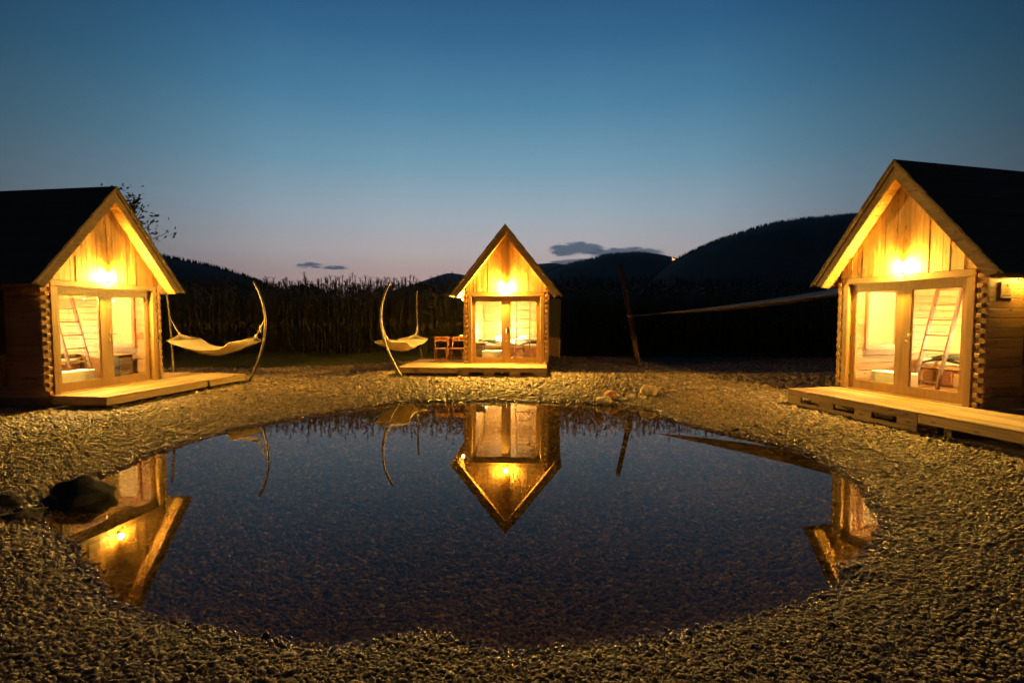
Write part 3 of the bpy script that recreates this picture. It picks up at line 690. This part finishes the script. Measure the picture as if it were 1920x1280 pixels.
for (c_, h_, lb_) in ((sb, 3.1, 'wooden post at the sail corner close to the sign cabin'), (sc_, 3.4, 'wooden post at the sail corner farthest from the pond')):
    t = MB().tube([(0, 0, -.3), (0, 0, h_)], [.09, .08], 12).build('sail_post', 'weathered_z', None, (c_.x+.06, c_.y+.03, float(gz(c_.x, c_.y)))); tag(t, lb_, 'post')

# ------------------------------------------------------------------ stones and boulders
def stone(label, x, y, r, m_, seed, zz, name='stone', rz=0, rough=.10):
    b = MB().ball((0, 0, 0), (1, 1, 1), 4, jitter=.16, seed=seed); rd = np.random.default_rng(seed); V = np.array(b.v)
    if rough > .1:                             # broken facets
        for k in range(26):
            d = rd.normal(size=3); d /= np.linalg.norm(d); c_ = rd.uniform(.72, .95); q = V @ d; V -= np.outer(np.maximum(q-c_, 0)*.85, d)
    for k in range(14):
        d = rd.normal(size=3)*rd.uniform(2, 9); V *= (1+rough*.12*np.sin(V @ d+rd.uniform(0, 6)))[:, None]
    b.v = [tuple(p) for p in V*np.array(r)]; o = b.build(name, m_, None, (x, y, zz)); o.rotation_euler = (rd.uniform(-.2, .2), rd.uniform(-.2, .2), rz); return tag(o, label, 'stone')
stone('pale rounded stone lying in the water before the reddish stone', 1.97, 10.62, (.175,.13,.115), 'stone', 1, .06)
stone('reddish pointed stone at the water edge', 2.17, 10.85, (.155,.13,.17), 'red_stone', 2, .11)
stone('small pale egg shaped stone between the two stone clusters', 2.44, 10.66, (.15,.11,.085), 'stone', 3, .045)
stone('brownish flat stone leaning under the big round stone', 2.66, 10.78, (.16,.13,.10), 'brown_stone', 4, .085)
stone('smallest pale stone against the brownish flat stone', 2.82, 10.64, (.09,.10,.115), 'stone', 5, .075)
stone('big round brown stone sitting highest at the shore', 3.02, 10.90, (.19,.17,.175), 'brown_stone', 6, .20)
stone('large dark boulder jutting into the pond', -4.47, 5.06, (.30,.26,.25), 'boulder', 11, .02, 'boulder', .4, .2)
stone('dark boulder on the gravel beside the large one', -4.98, 4.76, (.22,.18,.14), 'boulder', 12, .08, 'boulder', -.3, .2)
stone('low flat dark boulder at the shoreline', -4.56, 4.50, (.19,.14,.10), 'boulder', 13, .04, 'boulder', .9, .2)

# ------------------------------------------------------------------ sign on the cabin side wall
th = CAB['R'][2]
sg = thing('sign', 'small square brass coloured sign numbered 9 on the cabin wall', 'sign', place('R', 1.235, 0, 0), th)
MB().box(0, .012, .30, .56, 1.66, 1.90, ch=.002).build('sign_plate', 'plate', sg)
cu = bpy.data.curves.new('t', 'FONT'); cu.body = '9'; cu.size = .085; cu.align_x = 'CENTER'; cu.extrude = .001
tmp = bpy.data.objects.new('tmp', cu); COL.objects.link(tmp); dg = bpy.context.evaluated_depsgraph_get(); me = bpy.data.meshes.new_from_object(tmp.evaluated_get(dg)); bpy.data.objects.remove(tmp)
me.materials.clear(); me.materials.append(MATS['ink'])
o = obj('numeral', me, sg, (.0135, .43, 1.815), (math.pi/2, 0, math.pi/2))
for (a, b_, z_) in ((.375, .485, 1.785), (.39, .47, 1.755), (.39, .47, 1.735)): MB().box(.0125, .0135, a, b_, z_, z_+.006).build('text_line', 'ink', sg)
for k in range(9): MB().box(.0125, .0135, .345+k*.019, .357+k*.019, 1.69, 1.705).build('text_mark', 'ink', sg)

# ------------------------------------------------------------------ maize field
def maize(seed):
    r = random.Random(seed); b = MB(); H = r.uniform(2.86, 3.02); lean = (r.uniform(-.05, .05), r.uniform(-.05, .05))
    st = lambda h: Vector((lean[0]*h, lean[1]*h, h))
    b.tube([st(-.1), st(H*.5), st(H)], [.014, .012, .006], 5, 0, False)
    a = r.uniform(0, 6.28)
    for k in range(17):
        h = .25+k*(H-.30)/17; a += math.pi+r.uniform(-.45, .45); ln = r.uniform(.55, .85)*(1-.3*abs(k/17-.5)); wd_ = r.uniform(.035, .05)
        up = r.uniform(.25, .5); dr = r.uniform(.5, 1.1); vs = []
        dx, dy = math.cos(a), math.sin(a); sg_ = 6
        for i in range(sg_+1):
            s = i/sg_; rr = ln*s*(1-.25*s*dr); zz = h+ln*(up*1.6*s-dr*s*s); w2 = wd_*math.sin(math.pi*(.12+.88*s)**.8)*(.6 if s > .9 else 1)
            c_ = st(h)+Vector((dx*rr, dy*rr, zz-h)); tw = Vector((-dy, dx, .25*s))*w2
            vs += [c_-tw, c_+tw]
        b.add(vs, [(2*i, 2*i+1, 2*i+3, 2*i+2) for i in range(sg_)], 0, True)
    for k in range(6):
        a = r.uniform(0, 6.28); e = r.uniform(.1, .5); b.tube([st(H-.05), st(H)+Vector((math.cos(a)*e*.1, math.sin(a)*e*.1, .15)), st(H)+Vector((math.cos(a)*e*.3, math.sin(a)*e*.3, .30-.2*e))], .0065, 3, 2, False)
    a = r.uniform(0, 6.28); p = st(r.uniform(1.05, 1.35)); d = Vector((math.cos(a)*.35, math.sin(a)*.35, 1)).normalized()
    b.tube([p, p+d*.05, p+d*.15, p+d*.26], [.012, .03, .027, .004], 6, 1, False)
    return b
MV = [maize(i) for i in range(7)]; MM = [b.mesh('maize_plant', ['maize_leaf', 'maize_husk', 'tassel']) for b in MV]
y0f = 22.0
rows = []
for r_i in range(16):
    yy = y0f+r_i*.72
    for xx in np.arange(-yy*1.08, yy*1.0, .165): rows.append((xx+random.uniform(-.05, .05), yy+random.uniform(-.07, .07)+.02*xx*0, r_i))
def hid(x, y):  # hidden behind the side cabins
    q = x/y; return q < -.80 or q > .72
ind = [p for p in rows if p[2] <= 1 and not hid(p[0], p[1])]; ind = sorted(ind, key=lambda p: p[1])[:300]; iset = set(ind)
for i, (x, y, r_i) in enumerate(ind):
    o = obj('maize_plant', MM[i % 7], None, (x, y, float(gz(x, y))), (0, 0, random.uniform(0, 6.28))); s = random.uniform(.92, 1.06); o.scale = (s, s, s*random.uniform(.95, 1.06))
    tag(o, 'tall maize plant in the front rows of the field', 'maize plant', 'maize plants along the front of the field')
TRI = []
def fan(b):
    V = np.array(b.v); T = []; M_ = []
    for f, m_ in zip(b.f, b.m):
        for k in range(1, len(f)-1): T.append((f[0], f[k], f[k+1])); M_.append(m_)
    return V, np.array(T), np.array(M_)
TRI = [fan(b) for b in MV]; VV = []; FF = []; MI = []; off = 0
rest = [p for p in rows if p not in iset]
gzs = gz(np.array([p[0] for p in rest]), np.array([p[1] for p in rest]))
for (x, y, r_i), g_ in zip(rest, gzs):
    V, T, M_ = TRI[random.randrange(7)]; a = random.uniform(0, 6.28); s = random.uniform(.92, 1.08); c_, s_ = math.cos(a)*s, math.sin(a)*s
    W = np.stack([V[:,0]*c_-V[:,1]*s_+x, V[:,0]*s_+V[:,1]*c_+y, V[:,2]*s*random.uniform(.95, 1.08)+g_], -1)
    VV.append(W); FF.append(T+off); MI.append(M_); off += len(W)
o = obj('maize_field', np_mesh('maize_field', np.concatenate(VV), np.concatenate(FF), ['maize_leaf', 'maize_husk', 'tassel'], True, np.concatenate(MI)))
tag(o, 'dense dark maize field standing behind the cabins', 'maize', kind='stuff')

# ------------------------------------------------------------------ turf strip on the left between gravel and maize
nb = 26000
x = rng.uniform(-17, 1, nb*2); y = rng.uniform(15.3, 21.9, nb*2); k = (y > gravel_edge(x)+rng.normal(0, .15, x.size)) & (y < 21.3+.25*np.sin(x*1.7)) & (np.abs(x) < y*1.05); x, y = x[k][:nb], y[k][:nb]; z = gz(x, y)
a = rng.uniform(0, 6.28, x.size); h = rng.uniform(.04, .12, x.size); wv = rng.uniform(.006, .012, x.size); ln = rng.uniform(-.05, .05, (x.size, 2))
V = np.stack([np.stack([x-np.cos(a)*wv, y-np.sin(a)*wv, z-.01], -1), np.stack([x+np.cos(a)*wv, y+np.sin(a)*wv, z-.01], -1), np.stack([x+ln[:,0], y+ln[:,1], z+h], -1)], 1).reshape(-1, 3)
o = obj('grass', np_mesh('grass', V, np.arange(len(V)).reshape(-1, 3), 'grass')); tag(o, 'short dark grass strip along the maize', 'grass', kind='stuff')

# ------------------------------------------------------------------ tree behind the left cabin
def tree(label, x, y, h, seed, crown_r, name='leafy_tree'):
    r = random.Random(seed); t = thing(name, label, 'tree', (x, y, float(gz(x, y)))); tr = MB(); tips = []
    def grow(p, d, ln, rad, dep):
        pts = [p]; 
        for k in range(4):
            d = (d+Vector((r.uniform(-.25, .25), r.uniform(-.25, .25), r.uniform(-.05, .18)))).normalized(); p = p+d*ln/4; pts.append(p)
        tr.tube(pts, [rad*(1-.12*i) for i in range(5)], 6 if dep < 2 else 4)
        if dep >= 4:
            tips.append((pts[2], d)); tips.append((p, d)); return
        for k in range(3 if dep < 2 else 2+(r.random() < .5)):
            a = r.uniform(0, 6.28); e = r.uniform(.45, .95)
            nd = (d+Vector((math.cos(a)*e, math.sin(a)*e, r.uniform(-.1, .3)))).normalized(); grow(pts[-1-(k % 2)], nd, ln*r.uniform(.62, .82), rad*.58, dep+1)
        if dep >= 3: tips.append((p, d))
    grow(Vector((0, 0, -.1)), Vector((.05, 0, 1)), h*.34, h*.018, 0)
    tr.build('trunk', 'bark', t); lf = MB()
    for p, d in tips:
        for k in range(r.randint(4, 8)):
            c_ = p+Vector((r.gauss(0, .14), r.gauss(0, .14), r.gauss(0, .12))); q = Vector((r.gauss(0,1), r.gauss(0,1), r.gauss(0,1))).normalized(); s_ = q.orthogonal().normalized(); w_ = r.uniform(.05, .085)
            e = s_*w_; f = q.cross(s_)*w_*.55; lf.add([c_-e, c_-f*.9, c_+e, c_+f*.9], [(0,1,2,3)])
    tag(lf.build('crown', 'leaf', t), kind='stuff')
tree('sparse leafy tree behind the log cabin with the long hammock', -13.6, 16.2, 6.6, 5, 2)
t = thing('round_tree', 'far round tree rising over the maize field', 'tree', (-37.3, 90, -.05))
MB().tube([(0, 0, -.2), (0, 0, 5)], [.3, .18], 8).build('trunk', 'bark', t)
lf = MB(); r = random.Random(4)
for k in range(1600):
    d = Vector((r.gauss(0,1), r.gauss(0,1), r.gauss(0,1))).normalized()*(r.random()**.4); c_ = Vector((d.x*3.2, d.y*3.2, 5.0+d.z*2.7)); q = Vector((r.gauss(0,1), r.gauss(0,1), r.gauss(0,1))).normalized(); s_ = q.orthogonal().normalized()*.3; f = q.cross(s_)*.7
    lf.add([c_-s_, c_-f, c_+s_, c_+f], [(0,1,2,3)])
tag(lf.build('crown', 'leaf', t), kind='stuff')

# ------------------------------------------------------------------ hills
FPX = 931.9; TILT = .0523
def ray(px, py):
    u = (px-960)/FPX; v = -(py-640)/FPX; c_, s_ = math.cos(TILT), math.sin(TILT); return (u, c_+v*s_, -s_+v*c_)
WV = []; WF = []; woff = 0
def hill(name, label, prof, D, rough, trees, depth=.42, th_=9.0):
    """prof: skyline as picture points at distance D; the hill is a real ridge falling to the plain on both sides"""
    global woff
    P = [ray(*p) for p in prof]; xs = np.array([p[0]/p[1]*D for p in P]); zs = np.array([p[2]/p[1]*D+EYE for p in P])
    o = np.argsort(xs); xs, zs = xs[o], zs[o]; n = 420; x = np.linspace(xs[0], xs[-1], n); z = np.interp(x, xs, zs)
    k = np.ones(9)/9; z = np.convolve(np.pad(z, 4, 'edge'), k, 'valid'); z = np.maximum(z, 2)
    fade = np.minimum(1, np.minimum(np.arange(n), np.arange(n)[::-1])/14); z = z*(.15+.85*fade)
    ts = np.concatenate([np.linspace(-1, 0, 26), np.linspace(0, 1, 10)[1:]]); rows_ = []
    ph = rng.uniform(0, 6.28, 12); fr = rng.uniform(2, 24, 12)
    for t_ in ts:
        s_ = math.cos(t_*math.pi/2)**1.15 if t_ < 0 else (1-t_)**1.2
        bump = sum(math.cos(0) * np.sin(fr[i]*x/D*4+ph[i]+t_*fr[i]*.7)/fr[i]**.8 for i in range(12))*.03*math.sin(math.pi*abs(t_))
        rows_.append(np.stack([x, np.full(n, D+t_*D*depth), z*s_*(1+bump)-3*(1-s_)], -1))
    V = np.concatenate(rows_); m_ = len(ts); I = np.arange(n*m_).reshape(m_, n)
    F = np.stack([I[:-1,:-1], I[:-1,1:], I[1:,1:], I[1:,:-1]], -1).reshape(-1, 4)
    tag(obj(name, np_mesh(name, V, F, 'hill', True)), label, kind='structure')
    for i in range(trees):      # conifers along the crest
        q = rng.integers(4, n-4); xx = x[q]+rng.uniform(-.5, .5)*(x[1]-x[0]); yy = D+rng.uniform(-.05, .004)*D*depth; hh = th_*rng.uniform(.45, 1.15); zz = np.interp(xx, x, z)*math.cos((yy-D)/(D*depth)*math.pi/2)**1.15-hh*.15; rr = hh*.2
        WV.append(np.array([(xx+rr*math.cos(a_), yy+rr*math.sin(a_), zz) for a_ in (0, 1.57, 3.14, 4.71)]+[(xx, yy, zz+hh)])); WF.append(np.array([(0,1,4),(1,2,4),(2,3,4),(3,0,4)])+woff); woff += 5
hill('far_mountain', 'far blue mountains on the horizon', [(620,585),(720,575),(770,545),(800,532),(820,524),(850,514),(868,516),(900,522),(950,515),(1000,498),(1030,496),(1050,499),(1080,515),(1150,540),(1250,575)], 9200, 0, 0)
hill('wooded_mountain', 'long wooded mountain behind the leaning post', [(880,585),(960,560),(1000,532),(1020,513),(1050,501),(1080,493),(1110,487),(1130,480),(1160,476),(1200,475),(1230,479),(1255,486),(1275,490),(1330,505),(1450,540),(1600,585)], 5200, 0, 1700, .3, 27)
hill('wooded_hill', 'big dark wooded hill rising behind the sign cabin', [(1120,588),(1200,540),(1245,500),(1268,487),(1285,479),(1300,470),(1330,457),(1380,440),(1440,422),(1500,413),(1560,408),(1605,404),(1700,398),(1850,400),(2100,420),(2500,470),(2900,560)], 3000, 0, 3400, .4, 21)
hill('near_hill', 'dark wooded hillside falling behind the long hammock', [(-1500,520),(-700,440),(-200,420),(100,432),(230,456),(290,478),(340,488),(400,500),(440,511),(480,525),(520,541),(600,565),(700,585)], 1300, 0, 2600, .4, 11.5)
o = obj('forest', np_mesh('forest', np.concatenate(WV), np.concatenate(WF), 'woods')); tag(o, 'conifer woods along the crests of the hills', 'woods', kind='stuff')
# hilltop church on the saddle; floodlight put into glowing nave and tower walls
D = 2960; rr = ray(1264, 487); cx, cz = rr[0]/rr[1]*D, rr[2]/rr[1]*D+EYE
t = thing('church', 'tiny white church with glowing walls on the mountain saddle', 'church', (cx, D, cz-3))
MB().box(-7, 7, -4, 4, 0, 9).build('nave', 'church_wall_glow', t)
MB().prism([(-4.4, 9), (4.4, 9), (0, 13)], 'x', -7.3, 7.3).build('roof', 'tile_red', t)
MB().box(-11, -7.3, -2.2, 2.2, 0, 17).build('tower', 'church_wall_glow', t)
MB().tube([(-9.1, 0, 17), (-9.1, 0, 23)], [2.8, .1], 8).build('spire', 'tile_red', t)

# ------------------------------------------------------------------ gravel object (points + geometry nodes)
P = PEBBLES; keep = np.ones(len(P), bool)
for (k_, u0, u1, v0, v1) in DECKS:
    x, y, th, z = CAB[k_]; dx, dy = P[:,0]-x, P[:,1]-y; u = dx*math.cos(th)+dy*math.sin(th); v = -dx*math.sin(th)+dy*math.cos(th)
    keep &= ~((u > u0+.12) & (u < u1-.12) & (v > v0+.12) & (v < v1-.12))
P = P[keep]; n = len(P)
me = bpy.data.meshes.new('gravel'); me.vertices.add(n); me.vertices.foreach_set('co', P[:,:3].astype(np.float32).ravel())
s = P[:,3:4]*np.stack([rng.uniform(.8, 1.35, n), rng.uniform(.75, 1.05, n), rng.uniform(.45, .8, n)], -1)
a1 = me.attributes.new('psize', 'FLOAT_VECTOR', 'POINT'); a1.data.foreach_set('vector', s.astype(np.float32).ravel())
rt = np.stack([rng.normal(0, .45, n), rng.normal(0, .45, n), rng.uniform(0, 6.28, n)], -1)
a2 = me.attributes.new('prot', 'FLOAT_VECTOR', 'POINT'); a2.data.foreach_set('vector', rt.astype(np.float32).ravel())
me.materials.append(MATS['pebble'])
go = obj('gravel', me); tag(go, 'rounded pebbles covering the banks and the pond floor', 'gravel', kind='stuff')
ng = bpy.data.node_groups.new('pebbles', 'GeometryNodeTree')
ng.interface.new_socket('Geometry', in_out='INPUT', socket_type='NodeSocketGeometry'); ng.interface.new_socket('Geometry', in_out='OUTPUT', socket_type='NodeSocketGeometry')
gi = ng.nodes.new('NodeGroupInput'); gq = ng.nodes.new('NodeGroupOutput')
ico = ng.nodes.new('GeometryNodeMeshIcoSphere'); ico.inputs['Radius'].default_value = 1.0; ico.inputs['Subdivisions'].default_value = 2
sms = ng.nodes.new('GeometryNodeSetShadeSmooth'); ng.links.new(ico.outputs[0], sms.inputs[0])
sp_ = ng.nodes.new('GeometryNodeSetPosition'); ng.links.new(sms.outputs[0], sp_.inputs[0])
nz = ng.nodes.new('ShaderNodeTexNoise'); nz.inputs['Scale'].default_value = 1.1
vm = ng.nodes.new('ShaderNodeVectorMath'); vm.operation = 'SUBTRACT'; ng.links.new(nz.outputs['Color'], vm.inputs[0]); vm.inputs[1].default_value = (.5, .5, .5)
vs_ = ng.nodes.new('ShaderNodeVectorMath'); vs_.operation = 'SCALE'; ng.links.new(vm.outputs[0], vs_.inputs[0]); vs_.inputs['Scale'].default_value = .9
ng.links.new(vs_.outputs[0], sp_.inputs['Offset'])
smt = ng.nodes.new('GeometryNodeSetMaterial'); smt.inputs['Material'].default_value = MATS['pebble']; ng.links.new(sp_.outputs[0], smt.inputs[0])
iop = ng.nodes.new('GeometryNodeInstanceOnPoints'); m2p = ng.nodes.new('GeometryNodeMeshToPoints')
ng.links.new(gi.outputs[0], m2p.inputs[0]); ng.links.new(m2p.outputs[0], iop.inputs['Points']); ng.links.new(smt.outputs[0], iop.inputs['Instance'])
for nm, sock in (('psize', 'Scale'), ('prot', 'Rotation')):
    na = ng.nodes.new('GeometryNodeInputNamedAttribute'); na.data_type = 'FLOAT_VECTOR'; na.inputs['Name'].default_value = nm; ng.links.new(na.outputs[0], iop.inputs[sock])
ng.links.new(iop.outputs[0], gq.inputs[0])
md = go.modifiers.new('pebbles', 'NODES'); md.node_group = ng
print('pebbles', n)

# ------------------------------------------------------------------ evening air round the whole valley
m, nt, b = mat('haze'); nt.nodes.remove(b)
pv = nt.nodes.new('ShaderNodeVolumePrincipled'); pv.inputs['Color'].default_value = (.62,.78,.95,1); pv.inputs['Density'].default_value = 3.0e-5; pv.inputs['Anisotropy'].default_value = .1
L(nt, pv.outputs[0], nt.nodes['Material Output'].inputs['Volume'])
o = MB().box(-14000, 14000, -2000, 13400, -60, 1250).build('haze', 'haze'); tag(o, 'thin blue evening haze over the valley', 'haze', kind='stuff')
